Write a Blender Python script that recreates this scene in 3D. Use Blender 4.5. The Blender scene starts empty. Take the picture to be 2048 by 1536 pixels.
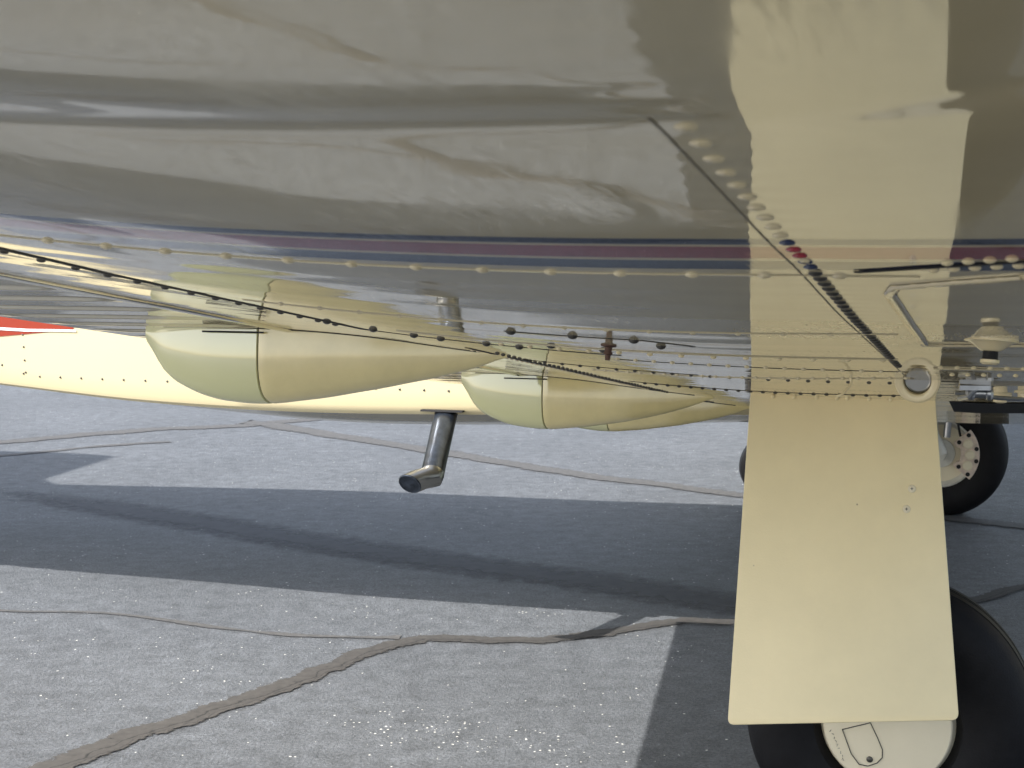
import bpy, math, random
from mathutils import Vector, noise

R = math.radians
random.seed(7)
sc = bpy.context.scene
C = sc.collection

# ------------------------------------------------------------------ camera
HC = 1.43
PITCH = math.atan((768 - 451) / 3260)
cam_d = bpy.data.cameras.new('camera')
cam = bpy.data.objects.new('camera', cam_d)
C.objects.link(cam)
cam.location = (0, 0, HC)
cam.rotation_euler = (math.pi / 2 - PITCH, 0, 0)
cam_d.sensor_width = 36
cam_d.lens = 36 * 3260 / 2048
cam_d.clip_start = 0.02
cam_d.clip_end = 3000
cam_d.dof.use_dof = True
cam_d.dof.focus_distance = 2.9
cam_d.dof.aperture_fstop = 26
sc.camera = cam

# ------------------------------------------------------------------ world, sun, exposure
SUN_TRAVEL = Vector((.88, .46, -1)).normalized()
w = bpy.data.worlds.new('World')
sc.world = w
w.use_nodes = True
nt = w.node_tree
nt.nodes.clear()
out = nt.nodes.new('ShaderNodeOutputWorld')
bg = nt.nodes.new('ShaderNodeBackground')
sky = nt.nodes.new('ShaderNodeTexSky')
sky.sky_type = 'NISHITA'
sky.sun_disc = False
sky.sun_elevation = math.asin(-SUN_TRAVEL.z)
sky.sun_rotation = math.atan2(-SUN_TRAVEL.x, -SUN_TRAVEL.y)
sky.dust_density = 2.0
bg.inputs['Strength'].default_value = .14
hsv = nt.nodes.new('ShaderNodeHueSaturation'); hsv.inputs['Saturation'].default_value = .62
nt.links.new(sky.outputs[0], hsv.inputs['Color']); nt.links.new(hsv.outputs[0], bg.inputs[0])
nt.links.new(bg.outputs[0], out.inputs[0])
sun_d = bpy.data.lights.new('sun', 'SUN')
sun_d.energy = 4.0
sun_d.angle = R(.55)
sun_d.color = (1, .965, .91)
sun = bpy.data.objects.new('sun', sun_d)
C.objects.link(sun)
sun.rotation_euler = SUN_TRAVEL.to_track_quat('-Z', 'Y').to_euler()
sun.location = (-8, -6, 10)
sc.view_settings.view_transform = 'Standard'
sc.view_settings.look = 'None'
sc.view_settings.exposure = 1.34
sc.view_settings.gamma = 1
sc.cycles.max_bounces = 10
sc.cycles.glossy_bounces = 6
sc.cycles.diffuse_bounces = 5

# ------------------------------------------------------------------ material helpers
def mat(name, col=(.5, .5, .5), rough=.5, metal=0, ior=1.5, coat=0, bump=None, var=None, coat_rough=.03):
    m = bpy.data.materials.new(name)
    m.use_nodes = True
    n = m.node_tree
    b = n.nodes['Principled BSDF']
    b.inputs['Base Color'].default_value = (*col, 1)
    b.inputs['Roughness'].default_value = rough
    b.inputs['Metallic'].default_value = metal
    b.inputs['IOR'].default_value = ior
    if coat:
        b.inputs['Coat Weight'].default_value = coat
        b.inputs['Coat Roughness'].default_value = coat_rough
    tc = n.nodes.new('ShaderNodeTexCoord')
    if var:      # (scale, amount): patchy tone
        t = n.nodes.new('ShaderNodeTexNoise'); t.inputs['Scale'].default_value = var[0]
        t.inputs['Detail'].default_value = 6; t.inputs['Roughness'].default_value = .6
        n.links.new(tc.outputs['Object'], t.inputs['Vector'])
        r = n.nodes.new('ShaderNodeMapRange')
        r.inputs['From Min'].default_value = .3; r.inputs['From Max'].default_value = .7
        r.inputs['To Min'].default_value = 1 - var[1]; r.inputs['To Max'].default_value = 1 + var[1]
        n.links.new(t.outputs['Fac'], r.inputs['Value'])
        v = n.nodes.new('ShaderNodeVectorMath'); v.operation = 'SCALE'
        v.inputs[0].default_value = col
        n.links.new(r.outputs[0], v.inputs['Scale'])
        n.links.new(v.outputs[0], b.inputs['Base Color'])
    if bump:     # (scale, distance in m)
        t = n.nodes.new('ShaderNodeTexNoise'); t.inputs['Scale'].default_value = bump[0]
        t.inputs['Detail'].default_value = 4
        n.links.new(tc.outputs['Object'], t.inputs['Vector'])
        bp = n.nodes.new('ShaderNodeBump'); bp.inputs['Distance'].default_value = bump[1]
        bp.inputs['Strength'].default_value = 1
        n.links.new(t.outputs['Fac'], bp.inputs['Height'])
        n.links.new(bp.outputs[0], b.inputs['Normal'])
    return m

CREAM = (.80, .675, .41)
BLUE = (.018, .03, .085)
RED = (.38, .02, .035)

def specks(m, scale, cut, col):
    n = m.node_tree; L = n.links.new; b = n.nodes['Principled BSDF']; src = b.inputs['Base Color'].links[0].from_socket
    tc = n.nodes.new('ShaderNodeTexCoord'); vo = n.nodes.new('ShaderNodeTexVoronoi'); vo.inputs['Scale'].default_value = scale
    L(tc.outputs['Object'], vo.inputs['Vector']); sp = n.nodes.new('ShaderNodeSeparateColor'); L(vo.outputs['Color'], sp.inputs[0])
    g1 = n.nodes.new('ShaderNodeMath'); g1.operation = 'GREATER_THAN'; g1.inputs[1].default_value = cut; L(sp.outputs[0], g1.inputs[0])
    g2 = n.nodes.new('ShaderNodeMapRange'); g2.inputs['From Min'].default_value = .08; g2.inputs['From Max'].default_value = .17; g2.inputs['To Min'].default_value = 1; g2.inputs['To Max'].default_value = 0
    L(vo.outputs['Distance'], g2.inputs['Value']); mu = n.nodes.new('ShaderNodeMath'); mu.operation = 'MULTIPLY'; L(g1.outputs[0], mu.inputs[0]); L(g2.outputs[0], mu.inputs[1])
    mx = n.nodes.new('ShaderNodeMix'); mx.data_type = 'RGBA'; L(mu.outputs[0], mx.inputs['Factor']); L(src, mx.inputs['A']); mx.inputs['B'].default_value = (*col, 1)
    L(mx.outputs['Result'], b.inputs['Base Color'])

def wing_mat():
    """cream gloss paint with a blue / red / blue cheat line painted across the span"""
    m = mat('wing_paint', CREAM, .03, ior=2.5)
    n = m.node_tree; b = n.nodes['Principled BSDF']
    tc = n.nodes.new('ShaderNodeTexCoord')
    sp = n.nodes.new('ShaderNodeSeparateXYZ')
    n.links.new(tc.outputs['Object'], sp.inputs[0])
    ramp = n.nodes.new('ShaderNodeValToRGB'); ramp.color_ramp.interpolation = 'CONSTANT'
    mr = n.nodes.new('ShaderNodeMapRange')
    mr.inputs['From Min'].default_value = 4.8; mr.inputs['From Max'].default_value = 5.2
    # the line drifts a little outboard towards the trailing edge
    add = n.nodes.new('ShaderNodeMath'); add.operation = 'MULTIPLY_ADD'
    add.inputs[1].default_value = .0
    n.links.new(sp.outputs['X'], add.inputs[0]); n.links.new(sp.outputs['Y'], add.inputs[2])
    n.links.new(add.outputs[0], mr.inputs['Value'])
    n.links.new(mr.outputs[0], ramp.inputs[0])
    cr = ramp.color_ramp
    stops = [(0, CREAM), ((4.898 - 4.8) / .4, BLUE), ((4.953 - 4.8) / .4, CREAM), ((4.967 - 4.8) / .4, RED),
             ((5.033 - 4.8) / .4, CREAM), ((5.045 - 4.8) / .4, BLUE), ((5.073 - 4.8) / .4, CREAM)]
    cr.elements[0].position = 0; cr.elements[0].color = (*CREAM, 1)
    cr.elements[1].position = stops[1][0]; cr.elements[1].color = (*BLUE, 1)
    for p, c in stops[2:]:
        e = cr.elements.new(p); e.color = (*c, 1)
    t = n.nodes.new('ShaderNodeTexNoise'); t.inputs['Scale'].default_value = 6; t.inputs['Detail'].default_value = 8
    n.links.new(tc.outputs['Object'], t.inputs['Vector'])
    r = n.nodes.new('ShaderNodeMapRange')
    r.inputs['From Min'].default_value = .3; r.inputs['From Max'].default_value = .7
    r.inputs['To Min'].default_value = .9; r.inputs['To Max'].default_value = 1.04
    n.links.new(t.outputs['Fac'], r.inputs['Value'])
    v = n.nodes.new('ShaderNodeVectorMath'); v.operation = 'SCALE'
    n.links.new(ramp.outputs[0], v.inputs[0]); n.links.new(r.outputs[0], v.inputs['Scale'])
    # dried water streaks in the gloss
    mp = n.nodes.new('ShaderNodeMapping'); mp.inputs['Scale'].default_value = (260, 24, 1); n.links.new(tc.outputs['Object'], mp.inputs['Vector'])
    t2 = n.nodes.new('ShaderNodeTexNoise'); t2.inputs['Scale'].default_value = 1; t2.inputs['Detail'].default_value = 3; n.links.new(mp.outputs[0], t2.inputs['Vector'])
    t3 = n.nodes.new('ShaderNodeTexNoise'); t3.inputs['Scale'].default_value = 5; n.links.new(tc.outputs['Object'], t3.inputs['Vector'])
    m3 = n.nodes.new('ShaderNodeMath'); m3.operation = 'MULTIPLY'; n.links.new(t2.outputs['Fac'], m3.inputs[0]); n.links.new(t3.outputs['Fac'], m3.inputs[1])
    r3 = n.nodes.new('ShaderNodeMapRange')
    for k, x in zip(('From Min', 'From Max', 'To Min', 'To Max'), (.24, .42, .025, .12)): r3.inputs[k].default_value = x
    n.links.new(m3.outputs[0], r3.inputs['Value']); n.links.new(r3.outputs[0], b.inputs['Roughness'])
    n.links.new(v.outputs[0], b.inputs['Base Color'])
    return m

M = {}
M['wing'] = wing_mat()
M['cream'] = mat('cream_paint', CREAM, .12, ior=1.6, var=(7, .04))
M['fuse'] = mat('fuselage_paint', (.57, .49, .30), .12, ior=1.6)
M['door'] = mat('door_paint', (.88, .755, .47), .38, ior=1.5, var=(9, .035), bump=(220, .0003))
specks(M['door'], 60, .992, (.38, .30, .17))
M['fair_front'] = mat('fairing_paint', (.76, .65, .32), .13, ior=1.9, var=(14, .06))
M['fair_rear'] = mat('fairing_tail_paint', (.71, .70, .37), .035, ior=2.1)
M['lip'] = mat('polished_lip', (.9, .9, .88), .1, metal=1)
M['gap'] = mat('gap_dark', (.02, .017, .012), .8)
M['seam'] = mat('seam_filler', (.20, .17, .11), .6)
M['black'] = mat('bay_black', (.008, .008, .009), .7)
M['screw'] = mat('screw_metal', (.09, .085, .075), .35, metal=.6)
M['steel'] = mat('steel', (.42, .43, .44), .28, metal=1, var=(30, .2))
M['pipe'] = mat('dull_pipe', (.04, .05, .068), .3, metal=.7, var=(25, .5))
M['bright'] = mat('bright_metal', (.26, .26, .25), .3, metal=1)
M['rust'] = mat('brown_fitting', (.10, .05, .035), .5, metal=.3)
M['rubber'] = mat('tyre_rubber', (.006, .006, .0075), .6, ior=1.3, var=(20, .3), bump=(200, .0006))
M['hub'] = mat('hub_paint', (.80, .72, .54), .35, var=(12, .03))
M['leg'] = mat('gear_grey', (.62, .60, .54), .35, var=(20, .12))
M['caliper'] = mat('caliper_paint', (.72, .60, .50), .45, var=(40, .2))
M['glass'] = mat('window_glass', (.02, .025, .03), .05)
M['orange'] = mat('orange_red_paint', (.25, .028, .010), .15, ior=1.6)
M['blue'] = mat('blue_paint', BLUE, .15)
M['white'] = mat('white_paint', (.8, .8, .78), .2)

# ------------------------------------------------------------------ mesh helpers
def mesh_obj(name, vs, fs, m, parent=None, smooth=True, auto=None):
    me = bpy.data.meshes.new(name)
    me.from_pydata([tuple(v) for v in vs], [], fs)
    me.update()
    if m: me.materials.append(m)
    if smooth:
        me.polygons.foreach_set('use_smooth', [True] * len(me.polygons))
        if auto: me.set_sharp_from_angle(angle=R(auto))
    o = bpy.data.objects.new(name, me)
    C.objects.link(o)
    if parent: o.parent = parent
    return o

class MB:
    def __init__(s): s.v = []; s.f = []
    def add(s, vs, fs):
        k = len(s.v); s.v += [tuple(v) for v in vs]; s.f += [tuple(i + k for i in f) for f in fs]
    def build(s, name, m, parent=None, smooth=True, auto=35): return mesh_obj(name, s.v, s.f, m, parent, smooth, auto)
    def box(s, c, d, bev=0):
        x, y, z = c; a, b, e = d[0] / 2, d[1] / 2, d[2] / 2
        s.prism([(x - a, y - b), (x + a, y - b), (x + a, y + b), (x - a, y + b)], z - e, z + e)
    def prism(s, pts, z0, z1):
        n = len(pts)
        s.add([(p[0], p[1], z0) for p in pts] + [(p[0], p[1], z1) for p in pts],
              [tuple(range(n))[::-1], tuple(range(n, 2 * n))] + [(i, (i + 1) % n, n + (i + 1) % n, n + i) for i in range(n)])
    def loft(s, secs, closed=True, caps=True):
        n = len(secs[0]); vs = [p for q in secs for p in q]; fs = []
        for i in range(len(secs) - 1):
            for j in range(n if closed else n - 1):
                k = (j + 1) % n
                fs.append((i * n + j, i * n + k, (i + 1) * n + k, (i + 1) * n + j))
        if caps and closed:
            fs.append(tuple(range(n))[::-1]); fs.append(tuple(range((len(secs) - 1) * n, len(secs) * n)))
        s.add(vs, fs)
    def tube(s, pts, r, n=12, caps=True):
        pts = [Vector(p) for p in pts]; rs = r if isinstance(r, (list, tuple)) else [r] * len(pts)
        secs = []; up = None
        for i, p in enumerate(pts):
            d = (pts[min(i + 1, len(pts) - 1)] - pts[max(i - 1, 0)]).normalized()
            if up is None: up = d.orthogonal().normalized()
            up = (up - d * up.dot(d)).normalized(); sd = d.cross(up)
            secs.append([p + (up * math.cos(2 * math.pi * k / n) + sd * math.sin(2 * math.pi * k / n)) * rs[i] for k in range(n)])
        s.loft(secs, True, caps)
    def lathe(s, c, axis, prof, n=32):
        """prof: (distance along axis, radius)"""
        ax = Vector(axis).normalized(); u = ax.orthogonal().normalized(); v = ax.cross(u); c = Vector(c)
        secs = [[c + ax * h + (u * math.cos(2 * math.pi * k / n) + v * math.sin(2 * math.pi * k / n)) * r for k in range(n)] for h, r in prof]
        s.loft(secs, True, True)
    def dome(s, c, nrm, r, h, n=10):
        s.lathe(c, nrm, [(-.0004, r), (h * .45, r * .88), (h * .8, r * .6), (h, r * .22)], n)

def tag(o, label=None, cat=None, group=None, kind=None):
    if label: o['label'] = label
    if cat: o['category'] = cat
    if group: o['group'] = group
    if kind: o['kind'] = kind
    return o

def catmull(pts, n=8):
    out = []
    P = [pts[0]] + list(pts) + [pts[-1]]
    for i in range(1, len(P) - 2):
        for k in range(n):
            t = k / n
            out.append(tuple(.5 * (2 * P[i][j] + (P[i + 1][j] - P[i - 1][j]) * t + (2 * P[i - 1][j] - 5 * P[i][j] + 4 * P[i + 1][j] - P[i + 2][j]) * t * t
                       + (3 * P[i][j] - P[i - 1][j] - 3 * P[i + 1][j] + P[i + 2][j]) * t ** 3) for j in range(len(pts[0]))))
    out.append(tuple(pts[-1]))
    return out

def lerp_tab(tab, x):
    """cubic interpolation of a table of rows (x, values...)"""
    if x <= tab[0][0]: return tab[0][1:]
    if x >= tab[-1][0]: return tab[-1][1:]
    for i in range(len(tab) - 1):
        if x <= tab[i + 1][0]: break
    p, q = tab[i], tab[i + 1]; o, r = tab[max(i - 1, 0)], tab[min(i + 2, len(tab) - 1)]
    h = q[0] - p[0]; t = (x - p[0]) / h; res = []
    for k in range(1, len(p)):
        m0 = (q[k] - o[k]) / (q[0] - o[0]) * h; m1 = (r[k] - p[k]) / (r[0] - p[0]) * h
        res.append((2 * t ** 3 - 3 * t * t + 1) * p[k] + (t ** 3 - 2 * t * t + t) * m0 + (-2 * t ** 3 + 3 * t * t) * q[k] + (t ** 3 - t * t) * m1)
    return tuple(res)

# ------------------------------------------------------------------ ground
def apron_mat(kind='apron'):
    m = bpy.data.materials.new('apron_asphalt'); m.use_nodes = True
    n = m.node_tree; b = n.nodes['Principled BSDF']; L = n.links.new
    tc = n.nodes.new('ShaderNodeTexCoord')
    def nz(scale, detail=6, rough=.6, vec=None):
        t = n.nodes.new('ShaderNodeTexNoise'); t.inputs['Scale'].default_value = scale
        t.inputs['Detail'].default_value = detail; t.inputs['Roughness'].default_value = rough
        L(vec or tc.outputs['Object'], t.inputs['Vector']); return t.outputs['Fac']
    def rng(v, a, b_, c, d):
        r = n.nodes.new('ShaderNodeMapRange')
        for k, x in zip(('From Min', 'From Max', 'To Min', 'To Max'), (a, b_, c, d)): r.inputs[k].default_value = x
        L(v, r.inputs['Value']); return r.outputs[0]
    def mul(a, b_):
        x = n.nodes.new('ShaderNodeMath'); x.operation = 'MULTIPLY'; L(a, x.inputs[0])
        if isinstance(b_, float): x.inputs[1].default_value = b_
        else: L(b_, x.inputs[1])
        return x.outputs[0]
    tone = mul(mul(rng(nz(1.1, 4), .3, .7, .84, 1.12), rng(nz(12, 8, .8), .34, .66, .58, 1.36)), rng(nz(90, 6, .85), .36, .64, .40, 1.65))
    sc_ = n.nodes.new('ShaderNodeVectorMath'); sc_.operation = 'SCALE'; L(tone, sc_.inputs['Scale'])
    sc_.inputs[0].default_value = (.098, .105, .115)
    # pale quartz flecks, also painted for sun glitter, densest in one ellipse
    vo = n.nodes.new('ShaderNodeTexVoronoi'); vo.inputs['Scale'].default_value = 75
    L(tc.outputs['Object'], vo.inputs['Vector'])
    sep = n.nodes.new('ShaderNodeSeparateColor'); L(vo.outputs['Color'], sep.inputs[0])
    dsz = n.nodes.new('ShaderNodeMath'); dsz.operation = 'SUBTRACT'; L(vo.outputs['Distance'], dsz.inputs[0]); L(rng(sep.outputs[1], 0, 1, .0, .24), dsz.inputs[1])
    near = rng(dsz.outputs[0], 0, .08, 1, 0)
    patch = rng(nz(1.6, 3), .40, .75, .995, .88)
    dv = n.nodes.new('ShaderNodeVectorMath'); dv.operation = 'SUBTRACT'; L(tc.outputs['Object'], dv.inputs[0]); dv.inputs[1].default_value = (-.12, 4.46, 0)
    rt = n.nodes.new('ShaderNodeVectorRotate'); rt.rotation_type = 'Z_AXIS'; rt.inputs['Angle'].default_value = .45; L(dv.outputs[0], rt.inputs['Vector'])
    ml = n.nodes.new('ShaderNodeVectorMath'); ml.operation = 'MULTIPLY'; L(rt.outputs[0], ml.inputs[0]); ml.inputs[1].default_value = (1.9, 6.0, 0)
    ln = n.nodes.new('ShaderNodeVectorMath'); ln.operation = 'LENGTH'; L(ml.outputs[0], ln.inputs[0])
    glitter = rng(ln.outputs['Value'], .2, 1.1, .8, 0)
    sb = n.nodes.new('ShaderNodeMath'); sb.operation = 'SUBTRACT'; L(patch, sb.inputs[0]); L(mul(glitter, rng(nz(9, 4), .35, .6, .2, 1.1)), sb.inputs[1]); patch = sb.outputs[0]
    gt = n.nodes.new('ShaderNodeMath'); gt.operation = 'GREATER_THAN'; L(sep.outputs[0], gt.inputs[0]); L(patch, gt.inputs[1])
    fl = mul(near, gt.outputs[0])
    mix = n.nodes.new('ShaderNodeMix'); mix.data_type = 'RGBA'
    L(fl, mix.inputs['Factor']); L(sc_.outputs[0], mix.inputs['A']); mix.inputs['B'].default_value = (.85, .84, .78, 1)
    L(mix.outputs['Result'], b.inputs['Base Color'])
    b.inputs['Roughness'].default_value = .62
    bp = n.nodes.new('ShaderNodeBump'); bp.inputs['Distance'].default_value = .012; bp.inputs['Strength'].default_value = 1
    L(nz(70, 8, .75), bp.inputs['Height']); L(bp.outputs[0], b.inputs['Normal'])
    return m
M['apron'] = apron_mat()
def grid(name, x0, x1, y0, y1, nx, ny, z, m):
    vs = [(x0 + (x1 - x0) * i / nx, y0 + (y1 - y0) * j / ny, z) for j in range(ny + 1) for i in range(nx + 1)]
    fs = [(j * (nx + 1) + i, j * (nx + 1) + i + 1, (j + 1) * (nx + 1) + i + 1, (j + 1) * (nx + 1) + i) for j in range(ny) for i in range(nx)]
    return mesh_obj(name, vs, fs, m, None, False)
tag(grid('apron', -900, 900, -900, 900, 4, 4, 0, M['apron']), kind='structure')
M['grass'] = mat('grass_green', (.05, .085, .025), .9, var=(9, .5), bump=(60, .03))
o = mesh_obj('lawn', [(-900, 520, .006), (3.4, 12.05, .006), (60, -18, .006), (900, -400, .006), (900, 900, .006), (-900, 900, .006)], [(0, 1, 2, 3, 4, 5)], M['grass'], None, False); tag(o, kind='structure')

M['shade_band'] = mat('painted_shade', (.072, .075, .084), .7, var=(14, .25), bump=(120, .003))  # dark tint for a painted band of deeper shade on the apron
def crack_mat(name, col, lines=True):
    m = mat(name, col, .75); n = m.node_tree; L = n.links.new; b = n.nodes['Principled BSDF']
    tc = n.nodes.new('ShaderNodeTexCoord')
    va = n.nodes.new('ShaderNodeVertexColor'); va.layer_name = 'fade'
    def nz(s_, d=5):
        t = n.nodes.new('ShaderNodeTexNoise'); t.inputs['Scale'].default_value = s_; t.inputs['Detail'].default_value = d; t.inputs['Roughness'].default_value = .7
        L(tc.outputs['Object'], t.inputs['Vector']); return t.outputs['Fac']
    def mth(op, a, b_=None, c=None):
        x = n.nodes.new('ShaderNodeMath'); x.operation = op
        for k, v in enumerate((a, b_, c)):
            if v is None: continue
            if isinstance(v, (int, float)): x.inputs[k].default_value = v
            else: L(v, x.inputs[k])
        return x.outputs[0]
    def rng(v, a, b_, c, d):
        r = n.nodes.new('ShaderNodeMapRange')
        for k, x in zip(('From Min', 'From Max', 'To Min', 'To Max'), (a, b_, c, d)): r.inputs[k].default_value = x
        L(v, r.inputs['Value']); return r.outputs[0]
    sc3 = n.nodes.new('ShaderNodeSeparateColor'); L(va.outputs[0], sc3.inputs[0])
    f = mth('MULTIPLY_ADD', mth('SUBTRACT', nz(24, 8), .5), 1.5, sc3.outputs[0])
    L(rng(f, .38, .5, 0, .96), b.inputs['Alpha'])
    v = n.nodes.new('ShaderNodeVectorMath'); v.operation = 'SCALE'; v.inputs[0].default_value = col
    k = rng(nz(35, 6), .3, .7, .65, 1.35)
    if lines:
        warp = mth('MULTIPLY_ADD', mth('SUBTRACT', nz(7, 6), .5), .55, sc3.outputs[1])
        ln = rng(mth('ABSOLUTE', mth('SUBTRACT', warp, .60)), .004, .03, .12, 1)
        warp2 = mth('MULTIPLY_ADD', mth('SUBTRACT', nz(11, 5), .5), .35, sc3.outputs[1])
        ln2 = rng(mth('ABSOLUTE', mth('SUBTRACT', warp2, .74)), .003, .02, .4, 1)
        pit = rng(nz(24, 6), .30, .40, .25, 1)
        k = mth('MULTIPLY', mth('MULTIPLY', k, pit), mth('MULTIPLY', ln, ln2))
    L(k, v.inputs['Scale']); L(v.outputs[0], b.inputs['Base Color']); return m
M['tar'] = crack_mat('crack_sealer', (.046, .042, .038))
M['tar_far'] = crack_mat('crack_sealer_worn', (.072, .070, .068), False)
M['tar_line'] = mat('pencil_grey', (.06, .055, .05), .8)
def strip(name, pts, w, z, m, jit=.25, seed=0):
    """feathered ribbon following a crack in the pavement"""
    q = catmull(pts, 14); vs = []; fs = []; fd = []
    for i, p in enumerate(q):
        a = q[max(i - 1, 0)]; b_ = q[min(i + 1, len(q) - 1)]
        d = Vector((b_[0] - a[0], b_[1] - a[1], 0)).normalized(); nn = Vector((-d.y, d.x, 0))
        ww = w if not isinstance(w, (list, tuple)) else w[0] + (w[1] - w[0]) * i / (len(q) - 1)
        ww *= 1 + jit * noise.noise(Vector((i * .12, seed, 0)))
        c = Vector((p[0], p[1], z)) + nn * ww * .3 * noise.noise(Vector((i * .15, seed, 20)))
        for k, f_ in ((-1, 0), (-.5, .6), (0, 1), (.5, .6), (1, 0)): vs.append(c + nn * ww * k); fd.append((f_, .5 - k / 2))
        if i:
            k = 5 * i
            for j_ in range(4): fs.append((k - 5 + j_, k - 4 + j_, k + 1 + j_, k + j_))
    o = mesh_obj(name, vs, fs, m, None, False); tag(o, kind='structure')
    at = o.data.color_attributes.new('fade', 'FLOAT_COLOR', 'POINT')
    for i, f_ in enumerate(fd): at.data[i].color = (f_[0], f_[1], 0, 1)
    return o
c1 = [(-1.5, 3.75), (-1.224, 4.198), (-1.072, 4.457), (-.891, 4.692), (-.721, 4.954), (-.617, 5.125), (-.508, 5.339), (-.385, 5.483), (-.268, 5.551),
      (-.041, 5.524), (.132, 5.538), (.31, 5.621), (.495, 5.736), (.628, 5.803), (.807, 5.788), (1.052, 5.84), (1.776, 6.144), (2.032, 6.361), (3, 6.9)]
strip('pavement_crack', c1, (.082, .052), .004, M['tar'], .28, 1)
c2 = [(-4.2, 10.1), (-3.39, 10.704), (-2.983, 11.039), (-2.543, 11.367), (-1.985, 11.596), (-1.426, 12.021), (-1.006, 12.343), (-.3, 12.8)]
strip('pavement_crack', c2, .14, .004, M['tar_far'], .3, 3)
c3 = [(-1.95, 11.8), (-1.824, 11.715), (-1.289, 11.146), (-.557, 10.342), (-.073, 9.789), (.502, 9.198), (1.216, 8.592), (2.4, 7.7), (4, 6.7)]
strip('pavement_crack', c3, (.17, .085), .0045, M['tar_far'], .3, 4)
strip('pavement_crack', [(-3.6, 9.8), (-3.191, 10.069), (-2.937, 10.272), (-2.678, 10.508), (-2.27, 10.729)], .05, .004, M['tar_far'], .5, 6)
strip('pavement_crack', [(-2.6, 6.15), (-1.908, 5.965), (-1.487, 5.917), (-1.022, 5.692), (-.742, 5.593), (-.39, 5.558)], (.014, .03), .0036, M['tar_far'], .8, 7)
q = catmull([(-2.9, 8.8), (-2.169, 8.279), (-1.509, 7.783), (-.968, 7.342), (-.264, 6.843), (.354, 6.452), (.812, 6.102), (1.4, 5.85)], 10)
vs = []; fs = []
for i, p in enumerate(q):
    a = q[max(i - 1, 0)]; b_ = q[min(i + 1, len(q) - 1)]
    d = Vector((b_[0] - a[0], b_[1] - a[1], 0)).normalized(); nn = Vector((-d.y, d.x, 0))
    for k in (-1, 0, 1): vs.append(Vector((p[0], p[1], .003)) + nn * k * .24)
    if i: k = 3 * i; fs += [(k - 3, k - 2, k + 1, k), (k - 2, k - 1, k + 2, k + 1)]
o = mesh_obj('pavement_shade', vs, fs, M['shade_band'], None, False); tag(o, kind='structure')  # second shadow painted as a soft ribbon within the fuselage shadow
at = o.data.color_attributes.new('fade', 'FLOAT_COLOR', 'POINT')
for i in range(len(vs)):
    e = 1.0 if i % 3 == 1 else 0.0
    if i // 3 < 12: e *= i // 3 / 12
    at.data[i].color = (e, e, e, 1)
n = M['shade_band'].node_tree; bb = n.nodes['Principled BSDF']
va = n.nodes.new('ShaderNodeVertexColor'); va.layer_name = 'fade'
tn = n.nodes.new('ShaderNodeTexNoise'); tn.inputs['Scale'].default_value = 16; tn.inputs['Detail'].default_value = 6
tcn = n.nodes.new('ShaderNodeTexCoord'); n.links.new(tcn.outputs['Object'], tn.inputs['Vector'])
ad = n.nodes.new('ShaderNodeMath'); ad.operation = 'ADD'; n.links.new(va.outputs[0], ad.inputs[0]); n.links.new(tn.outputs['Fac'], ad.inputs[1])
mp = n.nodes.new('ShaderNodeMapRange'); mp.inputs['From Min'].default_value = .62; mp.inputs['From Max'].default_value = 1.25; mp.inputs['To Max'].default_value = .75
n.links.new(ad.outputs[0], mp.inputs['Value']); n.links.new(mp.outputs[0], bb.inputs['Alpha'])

# ------------------------------------------------------------------ the airplane (x aft, y out along the near wing, z up)
plane = bpy.data.objects.new('airplane', None)
C.objects.link(plane)
plane.location = (1.483, 5.87, 0)
plane.rotation_euler = (0, 0, math.atan2(math.sin(R(16.1)), -math.cos(R(16.1))))
tag(plane, 'glossy cream low wing airplane seen from under its wing, with blue and red stripes', 'airplane')

def g(a):
    if a < -.1: return .04 * (a + .1) ** 2
    if a < 0: return 0
    if a < .75: return .078 * a * a
    t = min(1, (a - .75) / .35); return .0439 + .021 * (t * (2 - t))
TILT = .013
def bend(a, s):
    """the outer panel hangs at a slightly flatter angle beyond the chordwise joint"""
    sj = 5.425 + (.4 if a > -.07 else 2.5) * (a + .07) ** 2
    u = s - sj + .035
    if u <= 0: return 0
    t = min(1, max(0, (a + .12) / .05)); K = .032 + .028 * t; k1 = .031; w_ = .022 + .028 * t; L = .13
    tilt = TILT * (a + .10) * min(1, u / (w_ if a < -.1 else .22))
    if u < w_: return tilt + K * u * u / (2 * w_)
    d = tilt + K * w_ / 2; u -= w_
    if u < L: return d + K * u - (K - k1) * u * u / (2 * L)
    return d + (K + k1) / 2 * L + k1 * (u - L)
def sag(a, s):
    """shallow ripples of the skin between the ribs"""
    t = min(1, max(0, (a - .3) / .3))
    return .0711 * .014 * (1 + math.erf((s - 4.98) / .08)) - .133 * (.0045 + .006 * t) * (1 + math.erf((s - 4.62) / .15))
def z0(a, s): return 1.56 - .1405 * (6.05 - s) + g(a) - bend(a, s) - sag(a, s)
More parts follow.
